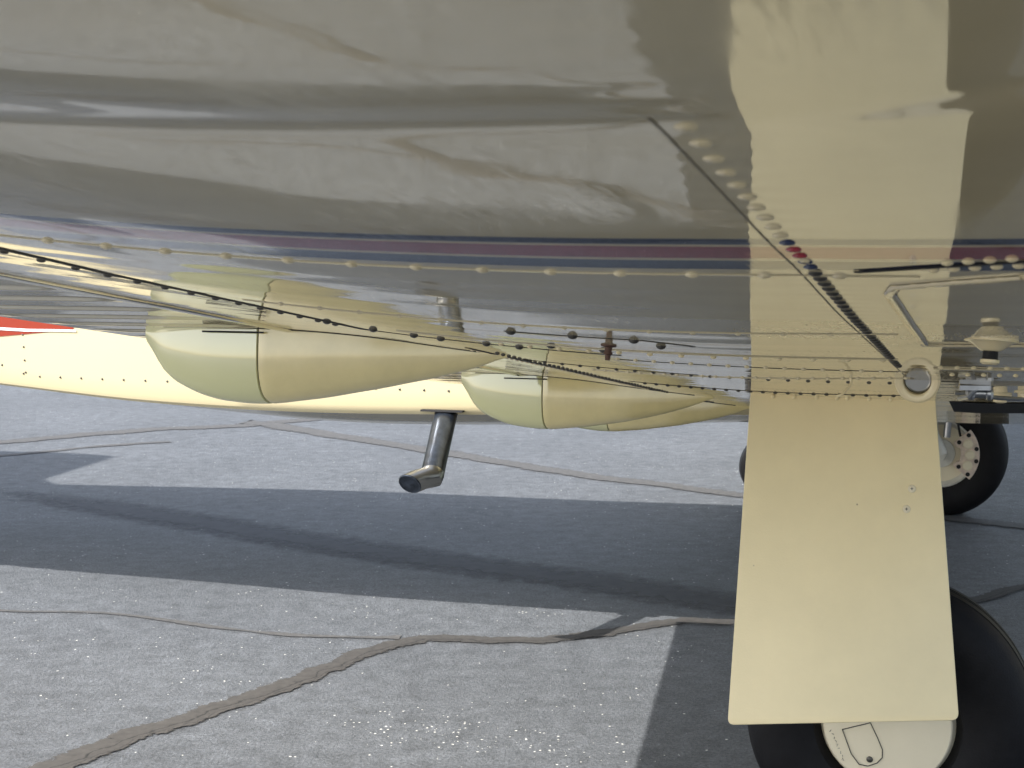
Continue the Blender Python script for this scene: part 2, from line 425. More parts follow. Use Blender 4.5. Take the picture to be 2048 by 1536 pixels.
def wave(a, s):
    p = Vector((a * 2.2, s * 2.6, 0)); q = Vector((a * 6, s * 7.5, 3)); r_ = Vector((a * 2.6, s * 17, 7)); f_ = Vector((a * 9, s * 42, 11))
    in_ = min(1, max(0, (4.95 - s) / .2))
    d = .00062 * noise.noise(p) + .00016 * noise.noise(q) + (.00004 + .00015 * in_) * noise.noise(r_) + .000004 * in_ * noise.noise(f_)
    d += .00045 * in_ * min(1, max(0, (s - 3.9) / .3)) * noise.noise(Vector((a * 1.3 + 5, s * 9.5, 2)))
    # skin pulled in along the fastener lines
    u = abs(a + .088)
    if u < .05: d += .00016 * math.exp(-(u / .014) ** 2) * (1 + math.cos(2 * math.pi * s / .0352))
    u = abs(s - 4.86)
    if u < .06: d += .00010 * math.exp(-(u / .018) ** 2)
    u = abs(s - 4.29)
    if u < .06: d += .00008 * math.exp(-(u / .018) ** 2)
    u = abs(s - 3.735)
    if u < .06: d += .00010 * math.exp(-(u / .02) ** 2)
    u = abs(s - 3.2)
    if u < .06: d += .00010 * math.exp(-(u / .02) ** 2)
    return d
def zw(a, s): return z0(a, s) + wave(a, s)
UP = Vector((-.05, -.139, .99)).normalized()
DN = -UP

def le(s): return -.86 + .16 * (s - .8) / 7.2
def frange(a, b_, st):
    n = max(1, int(round((b_ - a) / st))); return [a + (b_ - a) * i / n for i in range(n + 1)]

def build_wing(sign):
    fine = sign > 0
    ds = .0088 if fine else .1; da = .0125 if fine else .06
    S_ = frange(.5, 4.0, ds * 1.6) + frange(4.0, 5.75, ds)[1:] + frange(5.75, 8.0, .03)[1:]
    if not fine: S_ = frange(.5, 8.0, .15)
    secs = []
    nose_n = 10
    for s in S_:
        l = le(s); th = .25 - .014 * (s - .5)
        A = frange(-.62, .985, da)
        ring = []
        zl = zw(-.62, s)
        for a in reversed(A): ring.append((a, sign * s, zw(a, s)))
        for k in range(1, nose_n):
            ph = k / nose_n * math.pi
            cx = -.62; rx = cx - l
            ring.append((cx - rx * math.sin(ph) ** .8, sign * s, zl + th * .38 * (1 - math.cos(ph)) ** 1.0))
        for a in frange(-.62, .985, .1):
            t = (a + .62) / 1.605
            ring.append((a, sign * s, zl + th * .76 + th * .2 * math.sin(math.pi * min(1, t * 1.15) ** .7) * (1 - t) + (zw(.985, s) + .05 - zl - th * .76) * t ** 1.5))
        secs.append(ring)
    b_ = MB(); b_.loft(secs, True, True)
    return b_.build('wing', M['wing'], plane, auto=50)

def build_flap(sign):
    b_ = MB(); secs = []
    S_ = frange(.95, 5.3, .0125 if sign > 0 else .3)
    A = frange(1.0, 1.48, .03)
    def bead(a, s):
        k = math.sin(math.pi * s / .165) ** 2
        e = min(1, max(0, (a - 1.03) / .06)) * min(1, max(0, (1.46 - a) / .06))
        return -.0035 * e * k ** 6
    for s in S_:
        ring = [(a, sign * s, z0(a, s) + .4 * wave(a, s) + bead(a, s)) for a in A]
        ring += [(a, sign * s, z0(a, s) + .005 + .05 * (1.48 - a) / .48) for a in reversed(A)]
        secs.append(ring)
    b_.loft(secs)
    o = b_.build('flap', M['wing'], plane, auto=40)
    l = MB()
    l.tube([(.998, sign * s, z0(1.0, s) + .0005) for s in frange(.95, 5.3, .1)], .006, 12)
    l.build('flap_lip', M['lip'], o)
    # aileron further out
    b_ = MB(); secs = []
    for s in frange(5.32, 7.9, .05):
        secs.append([(a, sign * s, z0(a, s)) for a in A] + [(a, sign * s, z0(a, s) + .005 + .05 * (1.48 - a) / .48) for a in reversed(A)])
    b_.loft(secs); b_.build('aileron', M['wing'], plane, auto=40)
    return o

wing = build_wing(1); flap = build_flap(1)
wing_f = build_wing(-1); flap_f = build_flap(-1)
b_ = MB()
for sg in (1, -1):
    b_ = MB()
    b_.loft([[(a, sg * 8.0 + sg * .35 * t * t, zw(0, 8) + h * .5 + .5 * t - .0) for a, h in ((-.55 + .5 * t, .1), (-.2 + .4 * t, .0), (1.4, .06), (1.4, .09), (-.1 + .4 * t, .28 - .2 * t))] for t in (0, .4, 1)])
    b_.build('winglet', M['cream'], wing if sg > 0 else wing_f)

def on(a, s, off=0): return Vector((a, s, zw(a, s))) + DN * off
def surf_strip(name, pts, wid, off, m, parent, step=.02, thick=0):
    """ribbon laid on the wing's underside"""
    P = []
    for p, q in zip(pts, pts[1:]):
        L = math.hypot(q[0] - p[0], q[1] - p[1]); n = max(1, int(L / step))
        P += [(p[0] + (q[0] - p[0]) * i / n, p[1] + (q[1] - p[1]) * i / n) for i in range(n)]
    P.append(pts[-1]); vs = []; fs = []
    for i, p in enumerate(P):
        a = P[max(i - 1, 0)]; c = P[min(i + 1, len(P) - 1)]
        d = Vector((c[0] - a[0], c[1] - a[1])).normalized(); nn = Vector((-d.y, d.x)) * wid / 2
        vs += [on(p[0] + nn.x, p[1] + nn.y, off * .2), on(p[0] + nn.x * .8, p[1] + nn.y * .8, off), on(p[0] - nn.x * .8, p[1] - nn.y * .8, off), on(p[0] - nn.x, p[1] - nn.y, off * .2)]
        if i:
            k = 4 * i
            for j in range(3): fs.append((k - 4 + j, k + j, k + 1 + j, k - 3 + j))
    return mesh_obj(name, vs, fs, m, parent, True)
def rivets(name, pts, r, h, m, parent, n=10):
    b_ = MB()
    for a, s in pts: b_.dome(on(a, s), DN, r, h, n)
    o = b_.build('rivets', m, parent, auto=60); o['kind'] = 'stuff'; return o
def singles(name, pts, r, h, m, parent, n=14):
    for a, s in pts:
        b_ = MB(); b_.dome(Vector((0, 0, 0)), DN, r, h, n)
        o = b_.build(name, m, parent, auto=60)
        p = on(a, s)
        for v in o.data.vertices: v.co += p     # keep wing coordinates: the paint stripes run over the heads
def seq(p, q, pitch):
    L = math.hypot(q[0] - p[0], q[1] - p[1]); n = max(1, int(round(L / pitch)))
    return [(p[0] + (q[0] - p[0]) * i / n, p[1] + (q[1] - p[1]) * i / n) for i in range(n + 1)]

# panel joints
surf_strip('panel_gap', [(.705, 7.6), (.70, 3.73)], .020, .0009, M['gap'], wing)
surf_strip('panel_gap', [(.70, 3.735), (.30, 3.735)], .010, .0006, M['gap'], wing)
surf_strip('panel_gap', [(.625, 3.45), (.625, .9)], .012, .0009, M['gap'], wing)
surf_strip('panel_gap', [(-.078, 5.43), (-.078, 4.6), (-.092, 3.46)], .0014, .0004, M['seam'], wing)
surf_strip('panel_gap', [(.36, 4.135), (.19, 4.125), (.14, 4.05)], .008, .0006, M['gap'], wing)
surf_strip('panel_gap', [(.75, 3.17), (.27, 3.24)], .006, .0006, M['gap'], wing)
surf_strip('panel_gap', [(.55, 2.5), (-.1, 2.72)], .010, .0008, M['gap'], wing)
surf_strip('panel_gap', [(.33, 3.61), (-.1, 3.60)], .006, .0006, M['gap'], wing)
surf_strip('lap_joint', [(1.0 - .02, 4.862), (-.16, 4.862)], .006, .0008, M['wing'], wing)
surf_strip('lap_joint', [(.65, 4.26), (.30, 4.27), (-.12, 4.325)], .007, .0009, M['wing'], wing)
surf_strip('lap_joint', [(.6, 3.86), (-.1, 3.90)], .012, .0012, M['wing'], wing)
surf_strip('lap_joint', [(.5, 3.05), (-.1, 3.42)], .012, .0012, M['wing'], wing)
# rivet rows
singles('rivet', [(.966 - .0535 * i, 4.862) for i in range(21)], .0056, .0028, M['wing'], wing)
rivets('rivet_row', [(.60 - .05 * i, 4.262 + max(0, .30 - (.60 - .05 * i)) * .14) for i in range(14)], .0038, .002, M['wing'], wing)
rivets('rivet_row', seq((.47, 3.777), (-.08, 3.88), .045), .0045, .0028, M['cream'], wing)
rivets('rivet_row', seq((.60, 3.17), (-.09, 3.24), .035), .004, .0025, M['screw'], wing)
rivets('rivet_row', seq((.50, 3.06), (-.09, 3.42), .03), .004, .0025, M['wing'], wing)
rivets('rivet_row', seq((.52, 2.47), (-.09, 2.70), .03), .005, .003, M['screw'], wing)
rivets('rivet_row', seq((.33, 3.625), (-.09, 3.60), .028), .004, .0025, M['wing'], wing)
rivets('rivet_row', seq((.60, 3.36), (.60, 1.0), .035), .0045, .003, M['screw'], wing)
rivets('rivet_row', seq((.645, 3.36), (.645, 1.0), .035), .0045, .002, M['wing'], wing)
# screws each side of the flap shroud joint
singles('screw', [(.730, 4.70 - .066 * i) for i in range(15)], .0052, .0022, M['screw'], wing, 12)
singles('bolt', [(.70, 3.88), (.66, 3.80), (.61, 3.762), (.57, 3.755), (.50, 3.752), (.45, 3.75), (.35, 4.14), (.272, 4.142), (.20, 4.125), (.185, 4.03), (.37, 3.87), (.30, 3.85)], .0068, .0045, M['screw'], wing, 14)
# the long row that runs to the gear leg: painted heads, then bare ones
L2 = [(-.0885 - max(0, 4.6 - s) * .006, s) for s in [5.407 - .0352 * i for i in range(48)]]
singles('rivet', [p for p in L2 if p[1] > 4.88], .0053, .0017, M['wing'], wing, 16)
singles('screw', [p for p in L2 if p[1] <= 4.88], .0056, .0026, M['screw'], wing, 14)
# access panel beside the gear, with its own rivet edge, and the open slit above it
pn = MB()
poly = [(-.55, 4.90), (-.23, 4.864), (-.184, 4.832), (-.14, 4.795), (-.133, 4.738), (-.143, 4.185), (-.248, 4.198), (-.55, 4.21)]
# plate built as a bead outline
surf_strip('access_panel_edge', poly[1:7] + [poly[7]], .010, .0026, M['wing'], wing)
ring_pts = []
for p, q in zip(poly, poly[1:]): ring_pts += seq(p, q, .019)[:-1]
rivets('rivet_row', ring_pts, .0042, .0024, M['cream'], wing, 8)
surf_strip('slit', [(-.118, 4.892), (-.17, 4.925), (-.30, 5.0), (-.5, 5.1)], .007, .0012, M['black'], wing)
rivets('rivet_row', seq((-.17, 4.905), (-.5, 5.065), .0155), .0045, .0024, M['cream'], wing, 8)
rivets('rivet_row', seq((-.18, 4.95), (-.5, 5.125), .0155), .0045, .0024, M['cream'], wing, 8)
surf_strip('lap_joint', [(-.14, 3.72), (-.5, 3.70)], .02, .002, M['wing'], wing)
rivets('rivet_row', seq((-.15, 3.74), (-.5, 3.73), .022), .0042, .0026, M['cream'], wing, 8)
rivets('rivet_row', seq((-.14, 3.56), (-.5, 3.55), .022), .0042, .0026, M['cream'], wing, 8)
# big fuel drain hanging from the panel
b_ = MB(); b_.lathe(on(-.213, 4.27), DN, [(-.002, .028), (.002, .028), (.0035, .021), (.010, .013), (.012, .009)], 28)
dv = b_.build('drain_valve', M['cream'], plane, auto=40)
b_ = MB(); b_.lathe(on(-.213, 4.27, .012), DN, [(0, .008), (.010, .008)], 18); b_.build('neck', M['black'], dv)
b_ = MB(); b_.lathe(on(-.213, 4.27, .021), DN, [(0, .010), (.003, .010), (.005, .007)], 18); b_.build('drain_tip', M['cream'], dv)
b_ = MB(); b_.lathe(on(.262, 3.987), DN, [(-.001, .011), (.002, .010), (.003, .005), (.009, .0048), (.009, .006), (.012, .006), (.013, .004), (.020, .0033)], 18)
b_.build('drain_nipple', M['rust'], wing, auto=40)
# round hinge boss and the bent bonding wire in front of the gear door
cc = Vector((-.106, 3.37, zw(-.106, 3.37) - .001)); ax = Vector((.1, 1, -.08)).normalized()
def annulus(c, ax, prof, n=40):
    b_ = MB(); u = Vector((1, 0, 0)); u = (u - ax * u.dot(ax)).normalized(); v = ax.cross(u)
    k = len(prof); vs = []; fs = []
    for i in range(n):
        t = 2 * math.pi * i / n
        for h, r in prof: vs.append(c + ax * h + (u * math.cos(t) + v * math.sin(t)) * r)
    for i in range(n):
        for j in range(k):
            fs.append((i * k + j, ((i + 1) % n) * k + j, ((i + 1) % n) * k + (j + 1) % k, i * k + (j + 1) % k))
    b_.add(vs, fs); return b_
boss = annulus(cc, ax, [(0, .022), (.004, .0225), (.006, .026), (.006, .033), (.003, .036), (-.01, .036), (-.01, .022)]).build('hinge_boss', M['cream'], plane, auto=40)
b_ = MB(); b_.lathe(cc - ax * .006, ax, [(0, .0222), (.001, .020), (-.004, .010), (-.006, .001)], 28); b_.build('boss_cap', M['bright'], boss)
b_ = MB(); b_.tube(catmull([on(.0, 3.37, -.002), on(-.002, 3.37, .008), on(.003, 3.375, .018), on(.010, 3.38, .027), on(.018, 3.38, .030)], 5), .0022, 8)
b_.build('bonding_wire', M['cream'], wing)
b_ = MB(); zb = zw(-.2, 3.2)
b_.prism([(-.225, 3.14), (-.165, 3.15), (-.17, 3.24), (-.22, 3.23)], zb - .004, zb + .004)
b_.lathe((-.225, 3.18, zb - .014), (1, 0, 0), [(0, .007), (.004, .012), (.010, .012), (.012, .009), (.030, .009), (.034, .013), (.042, .013), (.046, .006)], 14)
b_.tube([(-.20, 3.2, zb), (-.185, 3.2, zb - .018), (-.17, 3.16, zb - .026)], .005, 8)
b_.build('hinge_bracket', M['steel'], wing, auto=30)
for a_, s_, r_ in ((-.28, 3.0, .012), (-.33, 2.9, .010), (-.24, 2.85, .014), (-.40, 3.1, .011)):
    b_ = MB(); b_.lathe(on(a_, s_), DN, [(-.001, r_ * 1.6), (.003, r_ * 1.5), (.004, r_), (.014, r_ * .9), (.016, r_ * .4)], 14); b_.build('fitting', M['cream'] if r_ > .011 else M['screw'], wing, auto=40)
b_ = MB(); b_.tube(catmull([on(-.16, 3.05, .006), on(-.26, 3.02, .014), on(-.36, 2.95, .008), on(-.5, 2.98, .012)], 5), .004, 8); b_.build('hydraulic_line', M['steel'], wing)

# flat black sheets painted for the dark inside of the wheel bays
surf_strip('wheel_bay_shade_sheet', [(-.45, 2.46), (-.45, 1.75)], .62, .003, M['black'], wing, .05)
o = surf_strip('wheel_bay_shade_sheet', [(-.45, 2.46), (-.45, 1.75)], .62, .003, M['black'], wing_f, .05)
o.data = o.data.copy()
for v in o.data.vertices: v.co.y = -v.co.y
o.data.flip_normals()

# ------------------------------------------------------------------ flap track fairings
def fair_profile(t):
    """t 0 at the front tip .. 1 at the blunt tail: (depth below skin, half width)"""
    D = [(0, .0, .002), (.08, .027, .012), (.2, .058, .027), (.35, .091, .044), (.5, .118, .054), (.64, .135, .060), (.72, .137, .061), (.82, .131, .060), (.90, .112, .056), (.95, .092, .052), (.98, .064, .044), (1, .018, .030)]
    for p, q in zip(D, D[1:]):
        if t <= q[0]:
            k = (t - p[0]) / (q[0] - p[0]); return p[1] + (q[1] - p[1]) * k, p[2] + (q[2] - p[2]) * k
    return D[-1][1], D[-1][2]
def fairing(s, sign, scale=1.0, asp=1.058):
    root = bpy.data.objects.new('flap_track_fairing', None); C.objects.link(root); root.parent = plane
    a0, a1 = asp - .458, asp + .237
    root.location = (asp, sign * s, z0(asp, s))
    def sec(a, grow=0):
        t = (a - a0) / (a1 - a0)
        # smooth by sampling neighbours
        dd = [fair_profile(min(1, max(0, t + e))) for e in (-.03, -.015, 0, .015, .03)]
        dep = sum(x[0] for x in dd) / 5 * scale + grow; hw = sum(x[1] for x in dd) / 5 * scale + grow
        zt = z0(a, s) + .012
        P = []
        H_ = [(.885, 0), (.91, .10), (.935, .2), (.96, .3), (.982, .4), (.998, .5), (.992, .6), (.955, .7), (.88, .79), (.77, .865), (.62, .925), (.42, .968), (.21, .992), (0, 1)]
        for x, y in H_ + [(-x, y) for x, y in reversed(H_[:-1])]:
            wd = x * hw
            P.append((a - asp, sign * wd, zt - z0(asp, s) - (.012 + dep) * y + .1405 * wd))
        return P
    b_ = MB(); b_.loft([sec(a) for a in frange(a0 + .002, asp - .006, .012)] + [sec(asp - .0018, -.0015)])
    f = b_.build('fairing_nose', M['fair_front'], root, auto=45)
    b_ = MB(); b_.loft([sec(asp + .000, -.003)] + [sec(a) for a in frange(asp + .002, a1, .008)] + [sec(a1, -.012 * scale)])
    r = b_.build('fairing_tail', M['fair_rear'], root, auto=45)
    b_ = MB(); b_.loft([sec(asp - .002, -.0028), sec(asp + .0008, -.0028)]); b_.build('seal', M['gap'], root)
    # rubber rim where the body meets the skin, open slot at the joint
    for nm, A_, gr, m_ in (('skin_seal', frange(a0 + .05, a1 - .02, .03), .0025, M['gap']),):
        secs = []
        for a in A_:
            P = sec(a, gr); zt = z0(a, s) - z0(asp, s)
            hw = abs(P[0][1])
            secs.append([(a - asp, -hw, zt - .1405 * hw * sign * 1 - .0012), (a - asp, hw, zt + .1405 * hw * sign - .0012), (a - asp, hw, zt + .1405 * hw * sign + .006), (a - asp, -hw, zt - .1405 * hw * sign + .006)])
        b_ = MB(); b_.loft(secs); b_.build(nm, m_, root)
    b_ = MB(); b_.box((.045, sign * (.064 * scale), .001), (.12, .006, .003)); b_.build('slot', M['black'], root)
    return root
for s_, k_, q_ in ((3.29, 1.0, 1.058), (1.75, 1.06, .936), (.918, 1.0, .947)):
    for sg in (1, -1): fairing(s_, sg, k_, q_)

# ------------------------------------------------------------------ fuselage
# a, half width, chine z, keel depth, top z
FT = [(-6.0, .10, 1.15, .02, 1.5), (-5.4, .42, .95, .03, 1.85), (-4.2, .64, .88, .05, 2.15), (-2.8, .80, .87, .07, 2.55), (-1.0, .82, .86, .08, 2.68),
      (-.2, .82, .846, .09, 2.76), (.5, .82, .826, .095, 2.76), (1.36, .82, .799, .11, 2.75), (2.09, .82, .786, .11, 2.71), (2.7, .82, .800, .075, 2.60),
      (3.3, .80, .842, .035, 2.52), (4.6, .76, .94, .03, 2.44), (6.2, .48, 1.36, .03, 2.32), (7.6, .22, 1.75, .03, 2.28), (8.4, .06, 1.95, .02, 2.22)]
def fsec(a):
    hw, zc, kd, zt = lerp_tab(FT, a)
    k = hw / .82; c = .84 * k + .16 * k
    H = zt - zc
    half = [(0, zc - kd), (.25 * hw, zc - kd * .95), (.5 * hw, zc - kd * .78), (.72 * hw, zc - kd * .48), (.86 * hw, zc - kd * .22), (.945 * hw, zc - kd * .05 - .004), (.958 * hw, zc + .002),
            (.966 * hw, zc + .02), (.974 * hw, zc + .07), (.985 * hw, zc + .07 + H * .06), (1.0 * hw, zc + H * .2), (1.01 * hw, zc + H * .35), (.995 * hw, zc + H * .5), (.94 * hw, zc + H * .66), (.82 * hw, zc + H * .80),
            (.62 * hw, zc + H * .91), (.35 * hw, zc + H * .98), (0, zt)]
    return [(a, y, z) for y, z in half] + [(a, -y, z) for y, z in reversed(half[1:-1])]
b_ = MB(); b_.loft([fsec(a) for a in frange(-6, 8.4, .06)])
fus = b_.build('fuselage', M['fuse'], plane, auto=24)
# fin, tailplane
b_ = MB()
def fin_sec(z, a0, a1, t): return [(a0, 0, z), (a0 + (a1 - a0) * .12, t, z), (a0 + (a1 - a0) * .4, t * 1.3, z), (a1, .004, z), (a1, -.004, z), (a0 + (a1 - a0) * .4, -t * 1.3, z), (a0 + (a1 - a0) * .12, -t, z)]
b_.loft([fin_sec(2.15, 5.4, 8.4, .05), fin_sec(2.5, 6.35, 8.6, .06), fin_sec(2.9, 6.95, 8.7, .06), fin_sec(4.25, 8.0, 9.1, .045)])
b_.build('fin', M['fuse'], plane)
b_ = MB()
def tp(s, a0, a1, t, z): return [(a0, s, z), (a0 + .2, s, z + t), (a1, s, z), (a0 + .2, s, z - t)]
b_.loft([tp(-2.2, 8.7, 9.3, .03, 2.2), tp(0, 8.0, 9.2, .06, 2.2), tp(2.2, 8.7, 9.3, .03, 2.2)])
b_.build('tailplane', M['fuse'], plane)
# side stripes painted along the lower rear fuselage, and rivet lines
def side(a, z, off=.002):
    """point on the near fuselage side at height z"""
    S_ = fsec(a); h = S_[:18]
    for p, q in zip(h[5:], h[6:]):
        if p[2] <= z <= q[2]:
            t = (z - p[2]) / (q[2] - p[2]); return Vector((a, p[1] + (q[1] - p[1]) * t + off, z))
    return Vector((a, h[10][1] + off, z))
def side_patch(name, lo, hi, m, off):
    """lo, hi: (a, z) polylines of equal length"""
    b2 = MB(); vs = []; fs = []; n = 5
    for (a0, q0), (a1, q1) in zip(lo, hi):
        vs += [side(a0 + (a1 - a0) * k / n, q0 + (q1 - q0) * k / n, off) for k in range(n + 1)]
    for i in range(len(lo) - 1):
        for k in range(n): j = i * (n + 1) + k; fs.append((j, j + n + 1, j + n + 2, j + 1))
    b2.add(vs, fs); return b2.build(name, m, fus)
aa = frange(2.97, 5.6, .1)
side_patch('red_stripe', [(a, 1.057 - (a - 2.93) * .10) for a in aa], [(a, 1.058 + (a - 2.93) * .22) for a in aa], M['orange'], .002)
side_patch('white_line', [(a, 1.037 + (a - 3.0) * .03 if a > 3.1 else 1.045) for a in frange(2.96, 5.6, .1)], [(a, 1.047 + (a - 3.0) * .03 if a > 3.1 else 1.053) for a in frange(2.96, 5.6, .1)], M['white'], .004)
def frv(a, z):
    b_ = MB(); b_.dome(side(a, z, 0), Vector((0, 1, -.1)), .0045, .0035, 8); b_.build('rivet', M['screw'], fus)
for i in range(24): frv(3.131 - .0885 * i, .876 - .0004 * i)
for z in (.89, .935, .985, 1.03): frv(3.19, z)
for i in range(6): frv(3.2 + .09 * i, .885 + .05 * i * .6)
# cabin windows and cockpit glass on both sides (above the wing)
for sg in (1, -1):
    for i in range(5):
        a = -.9 + .75 * i; b_ = MB(); vs = []
        for k in range(20):
            t = 2 * math.pi * k / 20; p = side(a + .16 * math.cos(t), 2.0 + .2 * math.sin(t), .006); vs.append((p.x, sg * p.y, p.z))
        b_.add(vs, [tuple(range(20))[::sg]]); b_.build('cabin_window', M['glass'], fus, False)
for a_, s_ in ((5.03, 0), (3.75, -.15)):
    z_ = fsec(a_)[17][2] - .02; b_ = MB()
    b_.loft([[(a_ - .09, s_, z_), (a_, s_ + .012, z_), (a_ + .10, s_, z_), (a_, s_ - .012, z_)], [(a_ - .02, s_, z_ + .14), (a_ + .03, s_ + .008, z_ + .14), (a_ + .10, s_, z_ + .14), (a_ + .03, s_ - .008, z_ + .14)]])
    b_.build('antenna', M['white'], fus)
# drain mast under the belly
mb = MB(); base = Vector((1.556, .765, .797)); elb = Vector((1.522, 1.02, .615)); end = Vector((1.582, 1.07, .588))
P = [base, base.lerp(elb, .5), elb]
def ring(c, nn, r, n=28):
    nn = nn.normalized(); u = Vector((1, 0, 0)); u = (u - nn * u.dot(nn)).normalized(); v = nn.cross(u)
    return [c + (u * math.cos(2 * math.pi * k / n) + v * math.sin(2 * math.pi * k / n)) * r for k in range(n)]
dd = (elb - base).normalized()
mb.loft([ring(base, Vector((0, 0, -1)), .040), ring(base.lerp(elb, .3), dd, .0395), ring(base.lerp(elb, .7), dd, .039), ring(elb, dd, .039)])
mast = mb.build('drain_mast', M['pipe'], plane, auto=60)
def ring(c, nn, r, n=28):
    nn = nn.normalized(); u = Vector((1, 0, 0)); u = (u - nn * u.dot(nn)).normalized(); v = nn.cross(u)
    return [c + (u * math.cos(2 * math.pi * k / n) + v * math.sin(2 * math.pi * k / n)) * r for k in range(n)]
FN = Vector((.10, .80, -.55)).normalized(); d0 = (elb - base).normalized(); d1 = (end - elb).normalized()
mb = MB(); mb.loft([ring(elb - d0 * .002, d0, .040), ring(elb + d0 * .012, (d0 + d1) / 2, .040), ring(elb.lerp(end, .55), (d1 + FN) / 2, .038), ring(end, FN, .041)])
mb.build('mast_outlet', M['bright'], plane, auto=50)
mb = MB(); mb.loft([ring(end + FN * .001, FN, .0395), ring(end + FN * .003, FN, .038), ring(end + FN * .0005, FN, .028), ring(end + FN * .003, FN, .010)]); mb.build('outlet_face', M['pipe'], plane)
mb = MB(); mb.box((1.56, .765, .800), (.15, .10, .006)); mb.build('mast_base', M['black'], mast)

# ------------------------------------------------------------------ landing gear
def gear(sign):
    root = bpy.data.objects.new('main_gear', None); C.objects.link(root); root.parent = plane
    y = sign * 2.29; root.location = (-.022, y, 0)
    Rr = .325; zc = .31
    prof = []
    b_ = MB()
    pr = [(-.062, .150), (-.088, .165), (-.100, .20), (-.103, .24), (-.097, .28), (-.078, .308), (-.045, .322), (-.043, .317), (-.037, .317), (-.035, .3235), (-.012, Rr), (-.010, .318), (-.004, .318), (-.002, Rr),
          (.002, Rr), (.004, .318), (.010, .318), (.012, Rr), (.035, .3235), (.037, .317), (.043, .317), (.045, .322), (.078, .308), (.097, .28), (.103, .24), (.100, .20), (.088, .165), (.062, .150)]
    n = 96; k = len(pr); vs = []; fs = []
    for i in range(n):
        t = 2 * math.pi * i / n
        for h, r in pr: vs.append((r * math.cos(t), h, zc + r * math.sin(t)))
    for i in range(n):
        for j in range(k): fs.append((i * k + j, ((i + 1) % n) * k + j, ((i + 1) % n) * k + (j + 1) % k, i * k + (j + 1) % k))
    b_.add(vs, fs); b_.build('tyre', M['rubber'], root, auto=35)
    c = Vector((0, 0, zc)); o_ = Vector((0, sign, 0))
    # hub cap on the outer side
    b_ = MB(); b_.lathe(c + o_ * .062, o_, [(-.13, .150), (0, .150), (.010, .144), (.022, .1425), (.026, .139), (.030, .10), (.032, .02)], 64)
    hc = b_.build('hub_cap', M['hub'], root, auto=30)
    if sign > 0:
        yy = .062 + .0327
        def P2(px, py):   # panel outline drawn on the cap face, from its centre
            return Vector(((1776 - px) / 905, yy - .0018 * (((px - 1776) / 129) ** 2 + ((py - 1456) / 129) ** 2), zc - (py - 1456) / 889))
        outl = [(1687, 1471), (1743, 1452), (1757, 1480), (1768, 1505), (1768, 1522), (1758, 1534), (1740, 1542), (1722, 1540), (1706, 1520), (1687, 1471)]
        b_ = MB()
        for p, q in zip(outl, outl[1:]): b_.tube([P2(*p), P2(*q)], .0011, 6)
        b_.build('valve_door_outline', M['tar_line'], root)
        b_ = MB(); b_.dome(P2(1743, 1528) , Vector((0, 1, 0)), .0075, .003, 14); b_.build('screw', M['screw'], root)
        b_ = MB()
        rr = random.Random(3)
        for i in range(9):
            x0, y0 = 1664 + i * 3.2, 1476 + i * 7.0
            b_.tube([P2(x0 + rr.uniform(-3, 3), y0 + rr.uniform(-3, 3)) for _ in range(4)], .0005, 5)
        b_.build('pencil_mark', M['tar_line'], root)
    # wheel disc, brake and caliper on the inner side
    i_ = -o_
    b_ = MB(); b_.lathe(c + i_ * .045, i_, [(0, .168), (.050, .168), (.054, .160), (.040, .150), (.010, .135), (.004, .075), (.040, .070), (.044, .035), (.070, .030)], 48); b_.build('rim', M['leg'], root, auto=30)
    b_ = MB(); b_.lathe(c + i_ * .055, i_, [(0, .135), (.010, .135), (.011, .07)], 40); b_.build('brake_disc', M['steel'], root, auto=30)
    for k2 in range(8):
        b_ = MB(); t = k2 * math.pi / 4 + .2; b_.lathe(c + i_ * .062 + Vector((.047 * math.cos(t), 0, .047 * math.sin(t))), i_, [(0, .009), (.010, .009), (.012, .006)], 10)
        b_.build('hub_bolt', M['caliper'], root, auto=30)
    # caliper: a curved plate on the forward side
    secs = []
    for k2 in range(17):
        t = math.pi + R(-41 + 82 * k2 / 16); ri = .098 if 3 < k2 < 13 else .085; ro = .188
        secs.append([c + i_ * h + Vector((r * math.cos(t), 0, r * math.sin(t))) for h, r in ((.070, ri), (.100, ri), (.104, ri + .006), (.104, ro - .006), (.100, ro), (.070, ro))])
    b_ = MB(); b_.loft(secs); cal = b_.build('brake_caliper', M['caliper'], root, auto=30)
    for dg in (-22, 0, 22):
        b_ = MB(); t = math.pi + R(dg); b_.lathe(c + i_ * .103 + Vector((.142 * math.cos(t), 0, .142 * math.sin(t))), i_, [(0, .024), (.012, .024), (.015, .019)], 18)
        b_.build('piston', M['hub'], root, auto=30)
    for dg, r in ((-36, .165), (-34, .108), (36, .165), (34, .108), (-10, .175), (10, .175)):
        b_ = MB(); t = math.pi + R(dg); b_.lathe(c + i_ * .103 + Vector((r * math.cos(t), 0, r * math.sin(t))), i_, [(0, .011), (.006, .011)], 8)
        b_.build('caliper_bolt', M['black'], root, auto=30)
    # leg, trailing arm, axle, shock strut, brake hose
    zt = z0(0, 2.29) + .02
    b_ = MB(); b_.tube([(.04, -sign * .17, zt), (.05, -sign * .17, .62), (.06, -sign * .16, .50)], [.042, .040, .046], 18); b_.build('strut', M['leg'], root, auto=40)
    b_ = MB(); b_.tube([(.06, -sign * .16, .50), (.05, -sign * .15, .42), (.0, -sign * .14, zc)], [.046, .042, .038], 16); b_.tube([(0, -sign * .17, zc), (0, sign * .05, zc)], .026, 16); b_.build('trailing_arm', M['leg'], root, auto=40)
    b_ = MB(); b_.tube([(-.045, -sign * .15, .60), (-.03, -sign * .15, .40)], .018, 12); b_.tube([(-.05, -sign * .15, .78), (-.045, -sign * .15, .56)], .027, 14); b_.build('shock_strut', M['steel'], root, auto=40)
